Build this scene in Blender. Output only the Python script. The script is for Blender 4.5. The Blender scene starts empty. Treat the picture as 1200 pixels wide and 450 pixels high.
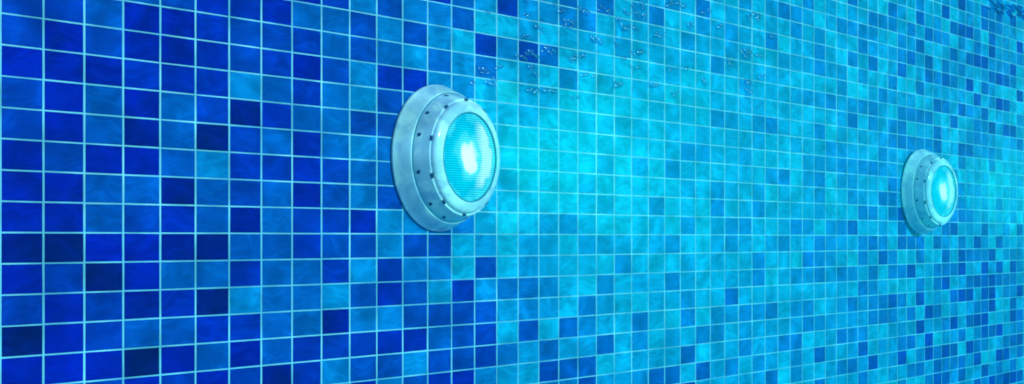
import bpy, bmesh, math, random
from mathutils import Vector, Matrix, Euler
random.seed(7)
sc = bpy.context.scene
C = sc.collection
R = math.radians

# ------------------------------------------------------------------ camera
W_PX = 1200.0
ASPECT = 1.7                       # a tile is wider than it is high
PITCH_Z = 0.045
PITCH_X = PITCH_Z * ASPECT
VX, VY, G0, H0 = 1950.86, 279.02, -6.54, 36.80        # vanishing point and row spacing measured on the photograph
CA, CB, CC = 51.87, 0.73, 0.026588
FOC = 0.0
sin_t = (VX - 600) / (VX * H0 / 51.85 * ASPECT)
TH = math.asin(sin_t)
FOC = VX * H0 / 51.85 * ASPECT * math.cos(TH)
FLOOR_ROW = 16
CAM_H = (FLOOR_ROW + G0 / H0) * PITCH_Z
Fw = Vector((math.cos(TH), math.sin(TH)))
Rt = Vector((math.sin(TH), -math.cos(TH)))
Z0 = FOC * PITCH_Z / (H0 * (1 - CB / VX))
off = Rt * ((CB - 600) / FOC * Z0) + Fw * Z0
CAM = Vector((-off.x, -off.y, CAM_H))

cam_d = bpy.data.cameras.new('camera')
cam = bpy.data.objects.new('camera', cam_d)
C.objects.link(cam)
sc.camera = cam
cam.location = CAM
cam.rotation_euler = (R(90), 0, TH - R(90))
cam_d.sensor_width = 36
cam_d.lens = FOC / W_PX * 36
cam_d.shift_y = (VY - 225) / W_PX
cam_d.clip_start = 0.05
cam_d.clip_end = 200

# ------------------------------------------------------------------ light
SUN_TO = Vector((0.06, -1.0, 0.40)).normalized()      # from the wall towards the sun
EL = math.asin(SUN_TO.z)
w = bpy.data.worlds.new('World')
sc.world = w
w.use_nodes = True
nt = w.node_tree
bg = nt.nodes['Background']
sky = nt.nodes.new('ShaderNodeTexSky')
sky.sky_type = 'NISHITA'
sky.sun_disc = False
sky.sun_elevation = EL
sky.sun_rotation = math.atan2(SUN_TO.x, SUN_TO.y)
nt.links.new(sky.outputs[0], bg.inputs[0])
bg.inputs[1].default_value = 0.10
sd = bpy.data.lights.new('sun', 'SUN')
so = bpy.data.objects.new('sun', sd)
C.objects.link(so)
sd.energy = 4.5
sd.angle = R(0.4)
sd.color = (1.0, 0.98, 0.96)
so.location = (2, -4, 4)
so.rotation_euler = (-SUN_TO).to_track_quat('-Z', 'Y').to_euler()
sc.view_settings.view_transform = 'Standard'
sc.view_settings.look = 'None'
sc.view_settings.exposure = 0.0
sc.view_settings.gamma = 1.0
sc.view_settings.use_curve_mapping = False
sc.cycles.volume_bounces = 1
sc.cycles.filter_width = 1.9
sc.cycles.use_denoising = True


# ------------------------------------------------------------------ helpers
def to_wall(px, py):
    """a pixel of the photograph -> (x, z) on the plane of the wall"""
    n = (px - CB) / (CA - CC * px)
    r = ((py - VY) / (1 - px / VX) - G0) / H0
    return n * PITCH_X, (FLOOR_ROW - r) * PITCH_Z


def tag(o, label=None, cat=None, group=None, kind=None):
    if label: o['label'] = label
    if cat: o['category'] = cat
    if group: o['group'] = group
    if kind: o['kind'] = kind
    return o


def empty(name, loc=(0, 0, 0)):
    o = bpy.data.objects.new(name, None)
    o.empty_display_size = 0.05
    o.location = loc
    C.objects.link(o)
    return o


def link(name, me, parent=None, loc=None):
    o = bpy.data.objects.new(name, me)
    C.objects.link(o)
    if parent: o.parent = parent
    if loc: o.location = loc
    return o


def smooth(me, on=True):
    me.polygons.foreach_set('use_smooth', [on] * len(me.polygons))


class NT:
    def __init__(s, name):
        s.m = bpy.data.materials.new(name)
        s.m.use_nodes = True
        s.t = s.m.node_tree
        s.t.nodes.clear()
        s.out = s.t.nodes.new('ShaderNodeOutputMaterial')

    def n(s, kind, props=None, **ins):
        nd = s.t.nodes.new(kind)
        for k, v in (props or {}).items(): setattr(nd, k, v)
        for k, v in ins.items():
            key = int(k[1:]) if k[0] == '_' and k[1:].isdigit() else k.replace('_', ' ')
            sock = nd.inputs[key]
            if isinstance(v, bpy.types.NodeSocket): s.t.links.new(v, sock)
            else: sock.default_value = v
        return nd

    def math(s, op, a, b=0.0, clamp=False):
        return s.n('ShaderNodeMath', {'operation': op, 'use_clamp': clamp}, _0=a, _1=b).outputs[0]

    def mix(s, f, a, b, blend='MIX'):
        nd = s.t.nodes.new('ShaderNodeMix')
        nd.data_type = 'RGBA'; nd.blend_type = blend
        for i, v in ((0, f), (6, a), (7, b)):
            if isinstance(v, bpy.types.NodeSocket): s.t.links.new(v, nd.inputs[i])
            else: nd.inputs[i].default_value = v
        return nd.outputs[2]

    def ramp(s, f, stops):
        nd = s.n('ShaderNodeValToRGB', Fac=f)
        e = nd.color_ramp.elements
        while len(e) < len(stops): e.new(0.5)
        for q, (p, c) in zip(e, stops):
            q.position = p; q.color = (*c, 1) if len(c) == 3 else c
        return nd.outputs[0]


def tile_material(name, attribute):
    """Marbled glass mosaic tile: the tile's own colour from the object or from a colour attribute."""
    k = NT(name)
    if attribute: col = k.n('ShaderNodeAttribute', {'attribute_name': 'tile_colour'}).outputs['Color']
    else: col = k.n('ShaderNodeObjectInfo').outputs['Color']
    geo = k.n('ShaderNodeNewGeometry')
    pos = geo.outputs['Position']
    # wisp pattern shifted from tile to tile
    shift = k.n('ShaderNodeVectorMath', {'operation': 'SCALE'}, _0=col)
    shift.inputs['Scale'].default_value = 0.35
    p2 = k.n('ShaderNodeVectorMath', {'operation': 'ADD'}, _0=pos, _1=shift.outputs[0]).outputs[0]
    warp = k.n('ShaderNodeTexNoise', {'noise_dimensions': '3D'}, Vector=p2, Scale=9.0, Detail=2.0)
    wv = k.n('ShaderNodeVectorMath', {'operation': 'MULTIPLY_ADD'}, _0=warp.outputs['Color'], _1=(0.09, 0.09, 0.09), _2=p2)
    ridges = []
    for ang, scl, sh, wid in ((28, 11.0, 0.0, 10.0), (-24, 15.0, 3.7, 13.0), (70, 8.0, 9.1, 16.0)):
        mp = k.n('ShaderNodeMapping', Vector=wv.outputs[0])
        mp.inputs['Location'].default_value = (sh, sh, 0)
        mp.inputs['Rotation'].default_value = (0, R(ang), 0)
        mp.inputs['Scale'].default_value = (0.55, 1.0, 2.8)
        n1 = k.n('ShaderNodeTexNoise', Vector=mp.outputs[0], Scale=scl, Detail=2.5, Roughness=0.5).outputs[0]
        rg = k.math('SUBTRACT', 1.0, k.math('MULTIPLY', k.math('ABSOLUTE', k.math('SUBTRACT', n1, 0.5)), wid), True)
        gate = k.n('ShaderNodeMapRange', Value=k.n('ShaderNodeTexNoise', Vector=wv.outputs[0], Scale=scl * 0.9, Detail=1.0).outputs[0], From_Min=0.36, From_Max=0.56).outputs[0]
        ridges.append(k.math('MULTIPLY', k.math('POWER', rg, 2.0), gate))
    ridge = k.math('MAXIMUM', ridges[0], k.math('MAXIMUM', ridges[1], ridges[2]))
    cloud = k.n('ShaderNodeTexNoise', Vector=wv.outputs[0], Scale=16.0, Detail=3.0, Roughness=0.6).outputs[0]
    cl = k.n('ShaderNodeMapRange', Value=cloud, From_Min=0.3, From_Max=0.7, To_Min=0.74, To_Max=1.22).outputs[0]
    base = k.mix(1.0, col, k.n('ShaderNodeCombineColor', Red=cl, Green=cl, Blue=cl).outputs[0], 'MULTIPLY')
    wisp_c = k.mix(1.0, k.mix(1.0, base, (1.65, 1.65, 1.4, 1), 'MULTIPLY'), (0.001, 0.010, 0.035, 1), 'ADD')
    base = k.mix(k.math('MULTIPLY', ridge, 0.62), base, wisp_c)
    bn = k.n('ShaderNodeTexNoise', Vector=pos, Scale=34.0, Detail=2.0).outputs[0]
    bump = k.n('ShaderNodeBump', Strength=0.25, Distance=0.0015, Height=bn).outputs[0]
    b = k.n('ShaderNodeBsdfPrincipled', Base_Color=base, Roughness=0.16, Normal=bump)
    b.inputs['IOR'].default_value = 1.10       # glass against water
    k.t.links.new(b.outputs[0], k.out.inputs[0])
    return k.m


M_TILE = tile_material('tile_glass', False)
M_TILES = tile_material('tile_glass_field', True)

k = NT('grout')
nz = k.n('ShaderNodeTexNoise', Vector=k.n('ShaderNodeNewGeometry').outputs['Position'], Scale=7.0, Detail=4.0).outputs[0]
gc = k.ramp(nz, [(0.3, (0.18, 0.42, 0.62)), (0.5, (0.30, 0.58, 0.76)), (0.7, (0.52, 0.76, 0.88))])
gb = k.n('ShaderNodeBsdfPrincipled', Base_Color=gc, Roughness=0.85)
k.t.links.new(gb.outputs[0], k.out.inputs[0])
M_GROUT = k.m

k = NT('lamp_housing_plastic')
hp = k.n('ShaderNodeTexCoord').outputs['Object']
hn = k.n('ShaderNodeTexNoise', Vector=hp, Scale=13.0, Detail=4.0, Roughness=0.62, Distortion=1.2).outputs[0]
hc = k.ramp(hn, [(0.36, (0.56, 0.62, 0.88)), (0.47, (0.76, 0.76, 0.97)), (0.54, (0.98, 0.92, 1.0)), (0.72, (1.0, 1.0, 1.0))])  # pale mottling painted in for soft reflections on the plastic
hb = k.n('ShaderNodeBsdfPrincipled', Base_Color=hc, Roughness=0.10)
hb.inputs['IOR'].default_value = 1.45
hb.inputs['Subsurface Weight'].default_value = 0.0
k.t.links.new(hb.outputs[0], k.out.inputs[0])
M_HOUSING = k.m

k = NT('lamp_slot_dark')
b = k.n('ShaderNodeBsdfPrincipled', Base_Color=(0.008, 0.06, 0.20, 1), Roughness=0.5)
k.t.links.new(b.outputs[0], k.out.inputs[0])
M_SLOT = k.m

k = NT('rubber_gasket')
b = k.n('ShaderNodeBsdfPrincipled', Base_Color=(0.02, 0.26, 0.42, 1), Roughness=0.5)
k.t.links.new(b.outputs[0], k.out.inputs[0])
M_GASKET = k.m

# lit lens: glowing bulb core, ribbed cyan glass
k = NT('lit_lens_glass')
tc = k.n('ShaderNodeTexCoord').outputs['Object']
sep = k.n('ShaderNodeSeparateXYZ', Vector=tc)
rad = k.n('ShaderNodeVectorMath', {'operation': 'LENGTH'}, _0=k.n('ShaderNodeCombineXYZ', X=k.math('ADD', sep.outputs[0], 0.005), Y=0.0, Z=sep.outputs[2]).outputs[0]).outputs['Value']
rn = k.math('DIVIDE', rad, 0.0845)
nn = k.n('ShaderNodeTexNoise', Vector=tc, Scale=26.0, Detail=3.0).outputs[0]
rn2 = k.math('ADD', rn, k.math('MULTIPLY', k.math('SUBTRACT', nn, 0.5), 0.75))
core = k.ramp(rn2, [(0.0, (1.0, 1.0, 1.0)), (0.22, (0.85, 0.97, 1.0)), (0.34, (0.10, 0.66, 0.80)), (0.60, (0.0, 0.48, 0.66)), (0.84, (0.0, 0.40, 0.60)), (1.0, (0.05, 0.58, 0.72))])
# the reflector bowl seen through the glass: a pale half ring
side = k.n('ShaderNodeMapRange', Value=sep.outputs[0], From_Min=0.010, From_Max=0.038, To_Min=0.0, To_Max=1.0).outputs[0]
ringm = k.ramp(rn2, [(0.40, (0, 0, 0)), (0.52, (1, 1, 1)), (0.82, (1, 1, 1)), (0.92, (0, 0, 0))])
pale = k.math('MULTIPLY', k.math('MULTIPLY', side, ringm), 0.75)
core = k.mix(pale, core, (0.62, 0.84, 0.88, 1))
ribs = k.math('SINE', k.math('MULTIPLY', sep.outputs[2], 2 * math.pi / 0.0044))
cols = k.math('SINE', k.math('MULTIPLY', sep.outputs[0], 2 * math.pi / 0.0058))
rb = k.math('ADD', k.math('MULTIPLY', ribs, 0.34), k.math('MULTIPLY', cols, 0.10))
amp = k.n('ShaderNodeMapRange', Value=rn2, From_Min=0.15, From_Max=0.4, To_Min=0.25, To_Max=1.0).outputs[0]
fac = k.math('ADD', 1.0, k.math('MULTIPLY', rb, amp))
em = k.n('ShaderNodeEmission', Color=core, Strength=k.math('MULTIPLY', fac, 1.45))
gl = k.n('ShaderNodeBsdfGlossy', Color=(0.9, 1, 1, 1), Roughness=0.12)
fr = k.n('ShaderNodeFresnel', IOR=1.25)
ms = k.n('ShaderNodeMixShader', _0=fr.outputs[0], _1=em.outputs[0], _2=gl.outputs[0])
k.t.links.new(ms.outputs[0], k.out.inputs[0])
M_LENS = k.m

def bubble_material(name, tint, rim, ior):
    """thin clear bubble: see-through middle, refracting tinted rim, glint on top"""
    k = NT(name)
    t_ = k.n('ShaderNodeBsdfTransparent', Color=(*tint, 1))
    g_ = k.n('ShaderNodeBsdfGlass', Color=(*rim, 1), Roughness=0.05, IOR=ior)
    f_ = k.n('ShaderNodeLayerWeight', Blend=0.30).outputs['Facing']
    m_ = k.n('ShaderNodeMixShader', _0=f_, _1=t_.outputs[0], _2=g_.outputs[0])
    h_ = k.n('ShaderNodeBsdfGlossy', Color=(0.75, 0.95, 1.0, 1), Roughness=0.28)
    m2 = k.n('ShaderNodeMixShader', _0=0.16, _1=m_.outputs[0], _2=h_.outputs[0])
    k.t.links.new(m2.outputs[0], k.out.inputs[0])
    return k.m


M_BUBBLE = bubble_material('air_bubble', (0.80, 0.94, 1.0), (0.10, 0.50, 1.0), 0.82)
M_STREAK = bubble_material('air_bubble_streak', (0.25, 0.50, 0.95), (0.02, 0.20, 0.95), 0.90)

k = NT('pool_floor_render')
nz = k.n('ShaderNodeTexNoise', Vector=k.n('ShaderNodeNewGeometry').outputs['Position'], Scale=3.0, Detail=5.0).outputs[0]
b = k.n('ShaderNodeBsdfPrincipled', Base_Color=k.ramp(nz, [(0.3, (0.02, 0.22, 0.42)), (0.7, (0.04, 0.34, 0.52))]), Roughness=0.6)
k.t.links.new(b.outputs[0], k.out.inputs[0])
M_FLOOR = k.m

# ------------------------------------------------------------------ tile colours, read column by column off the wall
# (first row, digits top to bottom); 0 = navy ... 9 = pale turquoise
COLS = {
 0: (-8, '5535533323503'), 1: (-8, '5333353315333'),
 2: (-8, '6536636630553'), 3: (-9, '633432365332603'),
 4: (-9, '533466614264635'), 5: (-9, '444451766161463'),
 6: (-9, '455715452647425'), 7: (-9, '354646466666661'),
 8: (-9, '642463324466644'), 9: (-10, '4665666454547147'),
 10: (-10, '75577576725757452'), 11: (-10, '57635566587437357'),
 12: (-10, '75836666675755375'), 13: (-10, '78676666665785653'),
 14: (-11, '668777777778845553'), 15: (-11, '784688888887575447'),
 16: (-11, '387898888898867867'), 17: (-11, '673777888887756477'),
 18: (-11, '674877788877756843'), 19: (-12, '4577588778958887474'),
 20: (-12, '65778878877767856743'), 21: (-12, '47777888787868677486'),
 22: (-12, '76688878888875887776'), 23: (-12, '67787777678877685676'),
 24: (-13, '646677778885768777874'), 25: (-13, '587778777588858578674'),
 26: (-13, '776787785777576765747'), 27: (-13, '4577877767788887785846'),
 28: (-13, '7675765777657677766767'), 29: (-14, '76567776777776677468757'),
 30: (-14, '57777667767775676756577'), 31: (-14, '77776765677657855757766'),
}
FAR = {  # single darker tiles of the far part of the wall: (x, y, shade) in four enlarged pieces of the photograph
 (900, 0): '78,45,4 135,60,5 190,20,5 25,185,4.5 135,125,5 245,165,5 245,230,5 245,310,5 300,310,5.5 78,275,6 400,5,4 350,105,5 395,130,5 585,45,4.5 495,80,4.5 540,80,5 585,110,5 445,200,4.5 445,125,5.5 495,290,4.5 400,270,5 490,215,5.5 625,330,4 625,250,5 668,270,4.5 712,75,4 712,200,4 668,125,5 755,145,4 755,285,4 755,345,4 795,165,5 835,50,3 835,360,3.5 795,360,5 873,245,4 835,300,5 910,20,3.5 910,135,3.5 945,145,3 945,400,2 945,250,4 985,275,2 1018,290,2 985,215,5 1052,180,4 1052,235,2.5 1052,100,4.5 1018,60,4 1018,120,4.5 1085,85,4 1085,365,2 1118,385,4 1150,90,4 1150,320,3 1180,215,2 1018,385,4.5 1052,390,4.5 1150,380,5 1180,440,4 710,420,5 590,415,5 540,420,5 200,430,5 245,440,5 875,120,4.5 873,385,5 910,320,5 1085,150,5',
 (900, 112): '190,20,5 300,35,4.5 20,140,4.5 245,150,5 245,50,6 400,115,4 445,50,5 495,130,5 495,55,5 540,10,5 585,170,5 585,240,5 630,70,5 630,130,5 668,90,5 710,95,5 755,100,5 668,190,5 630,190,5 710,200,5.5 755,210,5.5 795,50,4 795,160,5 795,235,4.5 835,40,5 873,120,4.5 910,60,4 985,20,3.5 1018,80,4.5 1085,35,1.5 1118,40,4 985,150,5 1052,150,3.5 1118,155,3 1150,160,3.5 1180,20,3 1180,230,4 930,250,4.5 910,250,4.5 985,215,5 1052,250,5.5 75,380,5 245,385,5 300,310,5.5 350,300,5.5 400,380,5.5 445,310,5.5 495,330,5 540,350,5.5 585,390,5 540,290,5.5 985,430,5 245,350,5.5 350,400,5.5',
 (900, 224): '245,20,5 245,90,5.5 540,30,5 585,30,5 445,100,5 495,100,5 400,170,4 350,165,5 135,165,5 190,170,5 300,165,5.5 78,240,5 245,240,4.5 445,240,5 495,240,4 630,235,4 668,240,4.5 630,170,4.5 630,100,2.5 585,100,5 540,240,5 712,235,4.5 873,175,4 910,115,5 835,170,5 1085,60,5 1180,180,4 985,235,3.5 1085,235,4 910,235,5.5 1018,165,5 795,235,5 190,315,4.5 245,300,5.5 540,310,3.5 585,310,5 445,310,5 712,300,5 835,305,4.5 910,295,3.5 1052,295,3.5 945,300,5 985,300,5 135,385,5 190,390,5 245,385,4.5 350,385,4.5 300,390,5.5 495,365,5 585,380,5 630,380,5 668,372,3 445,435,4.5 910,362,2 1018,360,3 1085,352,3.5 1150,352,3.5 795,365,5 835,370,5 873,350,5 835,425,2 1052,415,3 945,415,4.5 985,415,4 1018,415,4 1085,410,4.5 1118,405,5 1150,405,5 1180,440,2.5 795,430,5 710,430,5.5',
 (900, 336): '20,110,4.5 135,105,5 190,110,5 190,170,5 245,165,5 78,260,4.5 135,260,4.5 245,315,3.5 445,10,4.5 400,80,4.5 445,90,5.5 495,75,5 590,65,3.5 540,85,5 712,55,3 630,75,5 495,145,4.5 540,140,5 585,135,5 668,125,5 755,118,3 795,120,5 712,188,2 350,230,4.5 400,225,5 445,220,5 445,290,3.5 495,355,3 668,260,4.5 630,270,5 755,250,2.5 755,310,2.5 630,333,2.5 873,165,2.5 835,300,2 873,300,4.5 795,310,5 910,35,2.5 945,38,2.5 873,45,4 835,5,3 1018,30,3 1052,28,2.5 1052,85,2.5 1018,95,4.5 985,95,5 985,155,2 1018,150,2 945,160,4.5 1150,78,4 1150,135,3 1180,20,3 1180,125,4.5 1018,210,3.5 1052,215,4.5 1085,203,2 910,225,5 945,285,2.5 985,275,5 1085,320,2 1118,312,3 1118,250,5 1150,250,4 1180,245,3.5 1180,300,4.5 985,335,3.5 1018,385,3.5 910,340,5 910,410,4.5 400,370,4.5 445,425,4.5 245,440,4 350,375,5.5 20,420,4.5 135,350,5 795,370,4.5 835,365,5 668,395,5 710,385,5 795,430,3.5 835,425,4 873,365,5 1052,435,2.5 1085,410,4.5 1118,430,1.5 1150,420,1.5 1180,390,4 1150,370,5 985,440,4 1085,375,5',
}
shade = {}
for c, (r0, s) in COLS.items():
    for i, ch in enumerate(s): shade[(c, r0 + i)] = float(ch)
for (ox, oy), s in FAR.items():
    for t in s.split():
        a, b_, v = (float(q) for q in t.split(','))
        px, py = ox + a / 4, oy + b_ / 4
        x, z = to_wall(px, py)
        shade[(math.floor(x / PITCH_X), math.floor(FLOOR_ROW - z / PITCH_Z))] = v

#        navy             ...                                       royal blue ...                                            turquoise
PAL = [(0.0008, 0.001, 0.145), (0.0006, 0.0012, 0.17), (0.0005, 0.002, 0.22), (0.0005, 0.004, 0.34), (0.0005, 0.013, 0.37),
       (0.001, 0.030, 0.36), (0.001, 0.070, 0.41), (0.002, 0.150, 0.50), (0.004, 0.32, 0.58), (0.012, 0.46, 0.65)]


def tile_colour(c, r):
    v = shade.get((c, r))
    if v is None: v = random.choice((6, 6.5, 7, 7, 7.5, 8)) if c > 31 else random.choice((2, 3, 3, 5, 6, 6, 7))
    if c > 13:      # lamp glow painted in: colours lifted towards turquoise along the middle of the wall
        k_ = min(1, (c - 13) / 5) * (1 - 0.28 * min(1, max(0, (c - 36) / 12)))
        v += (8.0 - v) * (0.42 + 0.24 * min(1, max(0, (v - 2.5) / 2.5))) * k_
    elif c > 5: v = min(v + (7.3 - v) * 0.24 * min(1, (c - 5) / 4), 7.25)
    v = max(0, min(9, v + random.uniform(-0.22, 0.22)))
    i = min(8, int(v)); f = v - i
    j = random.uniform(0.94, 1.06)
    return tuple((PAL[i][q] * (1 - f) + PAL[i + 1][q] * f) * j for q in range(3))


# ------------------------------------------------------------------ pool wall: grout bed and mosaic tiles
C0, C1, R0, R1 = -10, 96, -27, FLOOR_ROW
GAP_X, GAP_Z, DEP, BEV = 0.0039, 0.0022, 0.0006, 0.0005
wall = empty('pool_wall', (0, 0, 0))
tag(wall, 'long mosaic wall of navy, royal blue and turquoise glass tiles with pale grout lines', 'wall')

bm = bmesh.new()
x0, x1, z0, z1 = C0 * PITCH_X, C1 * PITCH_X, 0.0, (FLOOR_ROW - R0) * PITCH_Z
bmesh.ops.create_cube(bm, size=1)
for v in bm.verts:
    v.co = Vector((x0 + (v.co.x + .5) * (x1 - x0), DEP + (v.co.y + .5) * 0.2, z0 + (v.co.z + .5) * (z1 - z0)))
me = bpy.data.meshes.new('grout_bed'); bm.to_mesh(me); bm.free()
me.materials.append(M_GROUT)
link('grout_bed', me, wall)

hx, hz = (PITCH_X - GAP_X) / 2, (PITCH_Z - GAP_Z) / 2


def tile_geo(seed):
    rr = random.Random(seed)
    vs = []
    for (yy, ix) in ((DEP + 0.001, 0.0), (BEV, 0.0), (0.0, BEV)):
        for sx, sz in ((-1, -1), (1, -1), (1, 1), (-1, 1)):
            vs.append((sx * (hx - ix) + rr.uniform(-1, 1) * 0.00022, yy, sz * (hz - ix) + rr.uniform(-1, 1) * 0.00016))
    fs = [(8, 9, 10, 11)]
    for l in (0, 4):
        for i in range(4):
            j = (i + 1) % 4
            fs.append((l + i, l + j, l + 4 + j, l + 4 + i))
    return vs, fs


tile_meshes = []
for s in range(8):
    vs, fs = tile_geo(s)
    me = bpy.data.meshes.new('tile'); me.from_pydata(vs, [], fs); me.update()
    me.materials.append(M_TILE)
    tile_meshes.append(me)


def px_of(x, z):
    n = x / PITCH_X
    px = (CA * n + CB) / (CC * n + 1)
    return px, VY + (G0 + H0 * (FLOOR_ROW - z / PITCH_Z)) * (1 - px / VX)


cells = []
for c in range(C0, C1):
    for r in range(R0, R1):
        cx, cz = (c + .5) * PITCH_X, (FLOOR_ROW - r - .5) * PITCH_Z
        px, py = px_of(cx, cz)
        vis = -15 < px < 1212 and -12 < py < 462 and c < 70
        if vis:   # how much of the tile is inside the frame
            wpx = 51.9 * (1 - px / VX) ** 2; hpx = H0 * (1 - px / VX)
            vw = min(px + wpx / 2, 1200) - max(px - wpx / 2, 0)
            vh = min(py + hpx / 2, 450) - max(py - hpx / 2, 0)
            area = max(0, vw) * max(0, vh)
        else: area = 0
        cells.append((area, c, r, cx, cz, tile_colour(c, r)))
cells.sort(key=lambda q: -q[0])
for i, (a, c, r, cx, cz, col) in enumerate(cells[:300]):
    o = link('tile', tile_meshes[i % 8], wall, (cx, random.uniform(-0.00015, 0.00015), cz))
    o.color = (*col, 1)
    o.rotation_euler = (random.uniform(-1, 1) * 0.006, random.uniform(-1, 1) * 0.0015, random.uniform(-1, 1) * 0.006)
V, Fc, cl = [], [], []
for i, (a, c, r, cx, cz, col) in enumerate(cells[300:]):
    vs, fs = tile_geo(i + 100)
    b0 = len(V)
    tx, tz = random.uniform(-.006, .006), random.uniform(-.006, .006)
    V += [(v[0] + cx, v[1] + v[0] * tx + v[2] * tz, v[2] + cz) for v in vs]
    Fc += [tuple(b0 + q for q in f) for f in fs]
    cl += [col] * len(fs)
me = bpy.data.meshes.new('tile_field'); me.from_pydata(V, [], Fc); me.update()
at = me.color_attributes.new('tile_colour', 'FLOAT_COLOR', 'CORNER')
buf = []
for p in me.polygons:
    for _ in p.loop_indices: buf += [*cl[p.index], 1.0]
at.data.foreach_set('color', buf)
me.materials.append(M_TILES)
tag(link('tile_field', me, wall), kind='stuff')

# ------------------------------------------------------------------ pool floor
bm = bmesh.new()
bmesh.ops.create_grid(bm, x_segments=2, y_segments=2, size=0.5)
for v in bm.verts: v.co = Vector((x0 + (v.co.x + .5) * (x1 - x0), -6 + (v.co.y + .5) * 6.0, 0.002))
me = bpy.data.meshes.new('pool_floor'); bm.to_mesh(me); bm.free()
me.materials.append(M_FLOOR)
tag(link('pool_floor', me), kind='structure')


# ------------------------------------------------------------------ unseen sheet added at the water surface: painted pattern dims the sun into wisps
k = NT('gobo_ripple_pattern')
sp = k.n('ShaderNodeNewGeometry').outputs['Position']
sw = k.n('ShaderNodeTexNoise', Vector=sp, Scale=3.2, Detail=2.0)
sv = k.n('ShaderNodeVectorMath', {'operation': 'MULTIPLY_ADD'}, _0=sw.outputs['Color'], _1=(0.30, 0.45, 0.0), _2=sp)
rs = []
for ang, scl, wid in ((25, 4.6, 9.0), (-35, 7.5, 9.0), (80, 3.4, 12.0)):
    mp = k.n('ShaderNodeMapping', Vector=sv.outputs[0])
    mp.inputs['Rotation'].default_value = (0, 0, R(ang))
    mp.inputs['Scale'].default_value = (1.4, 0.6, 1)
    q = k.n('ShaderNodeTexNoise', {'noise_dimensions': '2D'}, Vector=mp.outputs[0], Scale=scl, Detail=2.0).outputs[0]
    q = k.math('SUBTRACT', 1.0, k.math('MULTIPLY', k.math('ABSOLUTE', k.math('SUBTRACT', q, 0.5)), wid), True)
    rs.append(k.math('POWER', q, 1.6))
q = k.math('ADD', k.math('MULTIPLY', rs[0], 0.45), k.math('ADD', k.math('MULTIPLY', rs[1], 0.35), k.math('MULTIPLY', rs[2], 0.35)), True)
sc_col = k.ramp(q, [(0.0, (0.42, 0.42, 0.42)), (1.0, (1, 1, 1))])
tr = k.n('ShaderNodeBsdfTransparent', Color=sc_col)
k.t.links.new(tr.outputs[0], k.out.inputs[0])
bm = bmesh.new()
bmesh.ops.create_grid(bm, x_segments=120, y_segments=60, size=0.5)
for v in bm.verts:
    X, Y = x0 - 0.8 + (v.co.x + .5) * (x1 - x0 + 1.6), -6.8 + (v.co.y + .5) * 6.7
    v.co = Vector((X, Y, z1 + 0.03 + 0.006 * math.sin(X * 9 + Y * 3) + 0.005 * math.sin(Y * 13 - X * 4)))
me = bpy.data.meshes.new('water_surface_gobo'); bm.to_mesh(me); bm.free(); smooth(me)
me.materials.append(k.m)
tag(link('water_surface_gobo', me), kind='structure')

# ------------------------------------------------------------------ underwater lamps (axis of the lamp = local -Y, radius in metres)
RB = 0.1425


def lathe(name, prof, mat, parent, seg=128, close=False):
    vs, fs = [], []
    n = len(prof)
    for i in range(seg):
        a = 2 * math.pi * i / seg
        for (r, p) in prof: vs.append((r * RB * math.cos(a), -p * RB, r * RB * math.sin(a)))
    for i in range(seg):
        j = (i + 1) % seg
        for q in range(n - 1): fs.append((i * n + q, i * n + q + 1, j * n + q + 1, j * n + q))
    me = bpy.data.meshes.new(name); me.from_pydata(vs, [], fs); me.update()
    smooth(me)
    me.materials.append(mat)
    bm = bmesh.new(); bm.from_mesh(me)
    bmesh.ops.remove_doubles(bm, verts=bm.verts, dist=1e-6)
    bmesh.ops.recalc_face_normals(bm, faces=bm.faces)
    for e in bm.edges:
        if len(e.link_faces) == 2 and e.calc_face_angle(0) > R(28): e.smooth = False
    bm.to_mesh(me); bm.free()
    return link(name, me, parent)


def slot_mesh(kind):
    """a dark vent or screw recess: an inset pocket with a rim"""
    vs = {'vent': [(-1, -1), (1, -0.75), (0.85, 1), (-0.6, 0.8)], 'slot': [(-0.6, -1.4), (0.6, -1.4), (0.7, 1.4), (-0.5, 1.3)]}[kind]
    sc_ = 0.0035
    bm = bmesh.new()
    a = [bm.verts.new((x * sc_, -0.0008, y * sc_)) for x, y in vs]
    b = [bm.verts.new((x * sc_ * .8, 0.003, y * sc_ * .8)) for x, y in vs]
    c = [bm.verts.new((x * sc_ * 1.15, 0.001, y * sc_ * 1.15)) for x, y in vs]
    bm.faces.new(a)
    for i in range(4):
        j = (i + 1) % 4
        bm.faces.new((a[i], a[j], c[j], c[i])); bm.faces.new((c[i], c[j], b[j], b[i]))
    bm.faces.new(list(reversed(b)))
    bmesh.ops.recalc_face_normals(bm, faces=bm.faces)
    me = bpy.data.meshes.new(kind); bm.to_mesh(me); bm.free()
    me.materials.append(M_SLOT)
    return me


S_VENT, S_SLOT = slot_mesh('vent'), slot_mesh('slot')


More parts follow.
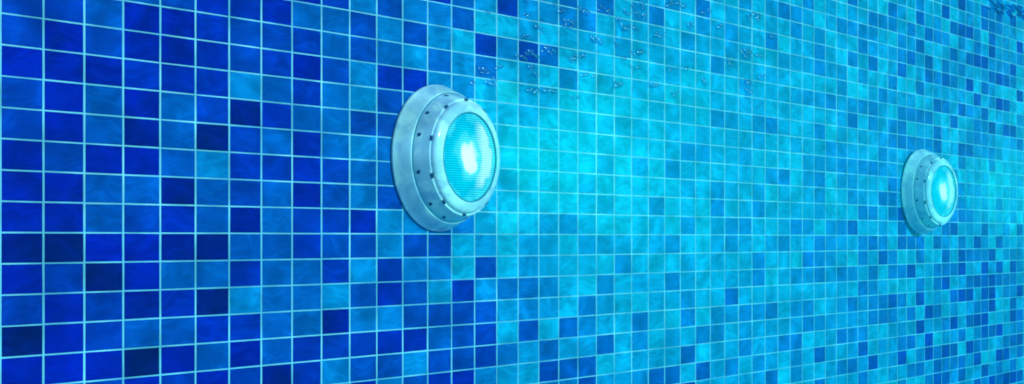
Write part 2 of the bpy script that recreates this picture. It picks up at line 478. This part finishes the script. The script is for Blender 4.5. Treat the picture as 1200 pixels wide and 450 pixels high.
def pool_lamp(loc, tilt, label, power, collar):
    t = empty('pool_lamp', loc)
    tag(t, label, 'pool light', 'underwater lamps on the tiled wall')
    t.rotation_euler = (0, 0, tilt)
    if collar:
        # wedge collar that carries the tilted lamp off the wall
        seg = 64; vs = []; fs = []
        for i in range(seg):
            a = 2 * math.pi * i / seg
            x, z = 0.93 * RB * math.cos(a), 0.93 * RB * math.sin(a)
            back = max(0.0, (x + RB) * math.tan(-tilt)) + 0.002
            vs += [(x, 0.0005, z), (x, back, z)]
        for i in range(seg):
            j = (i + 1) % seg
            fs.append((2 * i, 2 * i + 1, 2 * j + 1, 2 * j))
        me = bpy.data.meshes.new('collar'); me.from_pydata(vs, [], fs); smooth(me); me.materials.append(M_HOUSING)
        link('collar', me, t)
    lathe('flange', [(0.86, -0.004), (0.985, -0.004), (1.0, 0.012), (0.998, 0.035), (0.985, 0.055), (0.955, 0.125), (0.915, 0.215), (0.895, 0.25), (0.875, 0.262), (0.86, 0.258)], M_HOUSING, t)
    lathe('shroud', [(0.87, 0.24), (0.872, 0.268), (0.868, 0.285), (0.840, 0.35), (0.798, 0.45), (0.788, 0.475), (0.772, 0.480), (0.745, 0.465)], M_HOUSING, t)
    lathe('bezel', [(0.752, 0.44), (0.757, 0.485), (0.752, 0.505), (0.742, 0.522), (0.722, 0.538), (0.69, 0.552), (0.65, 0.562), (0.620, 0.565), (0.602, 0.562), (0.594, 0.555), (0.590, 0.515)], M_HOUSING, t)
    lathe('gasket', [(0.605, 0.53), (0.607, 0.566), (0.599, 0.570), (0.588, 0.566), (0.586, 0.53)], M_GASKET, t)
    lathe('gasket', [(0.868, 0.245), (0.880, 0.264), (0.878, 0.272), (0.868, 0.274)], M_GASKET, t)
    # ribbed lens: a dome with real horizontal ribs
    seg, rings = 120, 60
    vs = [(0, -0.585 * RB, 0)]; fs = []
    for q in range(1, rings + 1):
        u = q / rings
        for i in range(seg):
            a = 2 * math.pi * i / seg
            r = 0.592 * u
            x, z = r * RB * math.cos(a), r * RB * math.sin(a)
            p = 0.530 + 0.055 * math.sqrt(max(0, 1 - (u * 0.97) ** 2)) * 1.0
            rib = 0.0005 * math.sin(2 * math.pi * z / 0.0044) * (1 - u ** 6)
            vs.append((x, -p * RB + rib, z))
    for i in range(seg): fs.append((0, 1 + i, 1 + (i + 1) % seg))
    for q in range(rings - 1):
        for i in range(seg):
            j = (i + 1) % seg
            fs.append((1 + q * seg + i, 1 + (q + 1) * seg + i, 1 + (q + 1) * seg + j, 1 + q * seg + j))
    me = bpy.data.meshes.new('lens'); me.from_pydata(vs, [], fs); me.update(); smooth(me); me.materials.append(M_LENS)
    link('lens', me, t)
    # vents on the shroud, slots where shroud and bezel meet, screws in the flange
    def put(name, me, r, p, ang, slope):
        a = R(ang)
        o = link(name, me, t)
        pos = Vector((r * RB * math.cos(a), -p * RB, r * RB * math.sin(a)))
        nrm = Vector((math.cos(a) * math.cos(slope), -math.sin(slope), math.sin(a) * math.cos(slope)))
        tan = Vector((-math.sin(a), 0, math.cos(a)))
        # local -Y points out of the surface, local Z along the rim
        m = Matrix((tan.cross(-nrm) * -1, -nrm, tan)).transposed().to_4x4()
        m.translation = pos
        o.matrix_local = m
        return o
    for k_ in range(12): put('vent', S_VENT, 0.852, 0.325, 15 + 30 * k_ + 4 * math.sin(k_ * 2.1), R(17))
    for k_ in range(10): put('slot', S_SLOT, 0.782, 0.478, 18 + 36 * k_ + 3 * math.sin(k_ * 1.7), R(30))
    # the lamp's own beam
    ld = bpy.data.lights.new('lamp_beam', 'SPOT')
    ld.energy = power; ld.color = (0.06, 1.0, 0.55)
    ld.spot_size = R(118); ld.spot_blend = 1.0; ld.shadow_soft_size = 0.10
    lo = link('lamp_beam', ld, t)
    lo.location = (0, -0.74 * RB, 0)
    lo.rotation_euler = (R(-90), 0, 0)     # -Z of the lamp -> local -Y
    return t


xl, zl = to_wall(512, 185.5)
pool_lamp((xl, -0.0015, zl), 0.0, 'larger round underwater lamp glowing left of centre on the royal blue tiles', 540.0, False)
TILT = R(-8)
SC2 = 0.945
xe, ze = to_wall(1055.3, 223.6)
far = pool_lamp((xe + SC2 * RB * math.cos(TILT), -0.0015 - SC2 * RB * math.sin(-TILT), ze), TILT, 'smaller looking far underwater lamp glowing near the right end of the tiles', 420.0, True)

far.scale = (SC2, SC2, SC2)

# ------------------------------------------------------------------ air bubbles
BUB = ('95,45,5 230,4,7 330,15,4 345,40,9 360,38,6 365,75,7 378,72,5 390,80,6 385,95,6 395,85,5 360,92,5 370,90,6 400,75,4 '
       '265,95,8 280,100,5 225,128,6 240,125,4 215,132,5 285,115,4 235,55,6 225,50,5 430,38,8 440,45,9 420,30,6 485,35,5 '
       '500,25,6 515,38,8 520,50,5 490,22,6 575,40,7 590,50,6 610,45,5 605,22,6 620,50,8 635,15,7 640,58,8 650,50,5 640,32,5 555,68,7 550,70,5 '
       '565,95,9 578,100,10 590,92,5 610,100,7 620,105,5 465,140,9 485,145,10 460,132,6 540,150,6 550,158,5 '
       '685,125,8 700,130,7 715,122,6 690,115,5 625,185,11 635,182,8 610,192,6 595,185,5 570,205,7 600,235,5 620,238,7 '
       '215,200,8 230,190,7 240,185,9 255,195,8 265,200,7 225,207,6 250,180,5 195,198,6 285,180,6 300,170,7 310,185,8 325,180,7 295,165,5 '
       '65,245,7 80,243,9 95,255,6 125,240,6 140,235,5 75,255,6 90,290,8 105,295,10 115,280,7 35,290,7 45,295,5 '
       '395,205,9 385,212,8 430,195,8 420,200,6 400,195,6 240,240,7 250,235,6 260,262,8 250,232,5 425,265,7 440,262,6 465,268,6 '
       '235,318,8 260,322,10 250,315,6 295,320,9 310,318,7 325,322,8 545,300,10 560,295,8 540,290,6 670,298,9 685,300,8 660,302,6 '
       '390,345,6 410,342,5 735,245,6 760,240,5 790,242,7 740,325,6 760,322,5 750,335,6 '
       '800,90,9 810,85,7 905,95,8 915,90,6 850,45,7 870,40,7 860,50,5 1010,60,7 1025,50,8 1040,60,9 1045,70,6 1090,130,9 '
       '1000,180,8 1010,185,9 990,190,7 1000,200,8 985,178,6 1040,195,7 1055,200,6 935,210,6 945,225,8 940,215,5 855,290,8 850,280,6 1005,290,9 1015,295,7 1000,285,6 1005,318,8 1020,322,6 '
       '1060,265,7 1050,270,5 725,20,7 740,15,6 760,12,7 780,22,8 740,8,6').split()
bm = bmesh.new()
bmesh.ops.create_icosphere(bm, subdivisions=3, radius=1)
bub_meshes = []
for s in range(4):
    rr = random.Random(s)
    me = bpy.data.meshes.new('air_bubble')
    b2 = bm.copy()
    ax, az = rr.uniform(-.25, .25), rr.uniform(-.2, .2)
    for v in b2.verts: v.co.x *= 1 + ax * v.co.z; v.co.z *= 1 + az * v.co.x
    b2.to_mesh(me); b2.free(); smooth(me); me.materials.append(M_BUBBLE)
    bub_meshes.append(me)
bm.free()
for i, t in enumerate(BUB):
    a, b_, s = (float(q) for q in t.split(','))
    px, py = 540 + a / 3, b_ / 3
    x, z = to_wall(px, py)
    mpp = PITCH_Z / (H0 * (1 - px / VX))           # metres for one pixel of height at that place
    rad = s * 0.40 * mpp
    o = link('air_bubble', bub_meshes[i % 4], None, (x, -rad * 0.45, z))
    o.scale = (rad * 1.9, rad * 0.75, rad * 0.85)
    o.rotation_euler = (0, random.uniform(-.5, .5), 0)
    size = 'larger' if s >= 8 else ('small' if s >= 6 else 'tiny')
    if px < 585: where = 'just above the upper right rim of the near lamp'
    elif px < 655 and 48 < py < 75: where = 'on the pair of deep blue tiles right of the near lamp'
    elif px < 660 and py <= 48: where = 'on blue tiles at the left end of the bubble drift'
    elif px < 735 and py >= 75: where = 'in the lowest short row right of the near lamp'
    elif px < 735 and py <= 25: where = 'close under the top edge above the middle of the wall'
    elif px < 700: where = 'above and right of the deep blue tile pair'
    elif px < 735: where = 'in the loose cluster left of the turquoise middle'
    elif px < 800 and py < 48: where = 'on the darker turquoise tiles at the top middle'
    elif px < 800: where = 'below the darker turquoise tiles at the middle'
    elif py < 48: where = 'at the upper right end of the bubble drift'
    else: where = 'at the lower right end of the bubble drift'
    tag(o, size + ' clear air bubble ' + where, 'air bubble', size + ' air bubbles ' + where)
streak_mesh = bub_meshes[0].copy()
streak_mesh.materials[0] = M_STREAK
for i in range(70):
    u = random.random(); vv = random.random()
    px = 1158 + u * 60 + random.uniform(-4, 4); py = -4 + (u * 0.33 + vv * 0.6) * 26 + u * 10
    x, z = to_wall(px, py)
    mpp = PITCH_Z / (H0 * (1 - px / VX))
    rad = random.uniform(0.7, 1.6) * mpp
    o = link('air_bubble', streak_mesh, None, (x, -rad * 0.5, z))
    o.scale = (rad * random.uniform(4.5, 8), rad * 1.0, rad * 0.7)
    o.rotation_euler = (0, R(10) + random.uniform(-.2, .2), 0)
    tag(o, 'stretched dark air bubble streak in the cluster at the far upper right of the tiles', 'air bubble', 'stretched air bubbles at the far upper right')

# ------------------------------------------------------------------ haze: the water itself
bm = bmesh.new()
bmesh.ops.create_cube(bm, size=1)
HZ = ((x0 - 1.0, x1 + 1.0), (-7.0, 1.0), (-1.0, z1 + 0.12))
for v in bm.verts:
    v.co = Vector([HZ[q][0] + (v.co[q] + .5) * (HZ[q][1] - HZ[q][0]) for q in range(3)])
me = bpy.data.meshes.new('haze'); bm.to_mesh(me); bm.free()
k = NT('clear_pool_water')
pv = k.n('ShaderNodeVolumePrincipled', Color=(0.0, 0.80, 0.98, 1), Density=0.018, Anisotropy=0.0)
va = k.n('ShaderNodeVolumeAbsorption', Color=(0.0, 0.97, 1.0, 1), Density=0.19)   # water takes the red out of the light
k.t.links.new(k.n('ShaderNodeAddShader', _0=pv.outputs[0], _1=va.outputs[0]).outputs[0], k.out.inputs['Volume'])
me.materials.append(k.m)
tag(link('haze', me), 'clear turquoise pool water in front of the wall', kind='stuff')
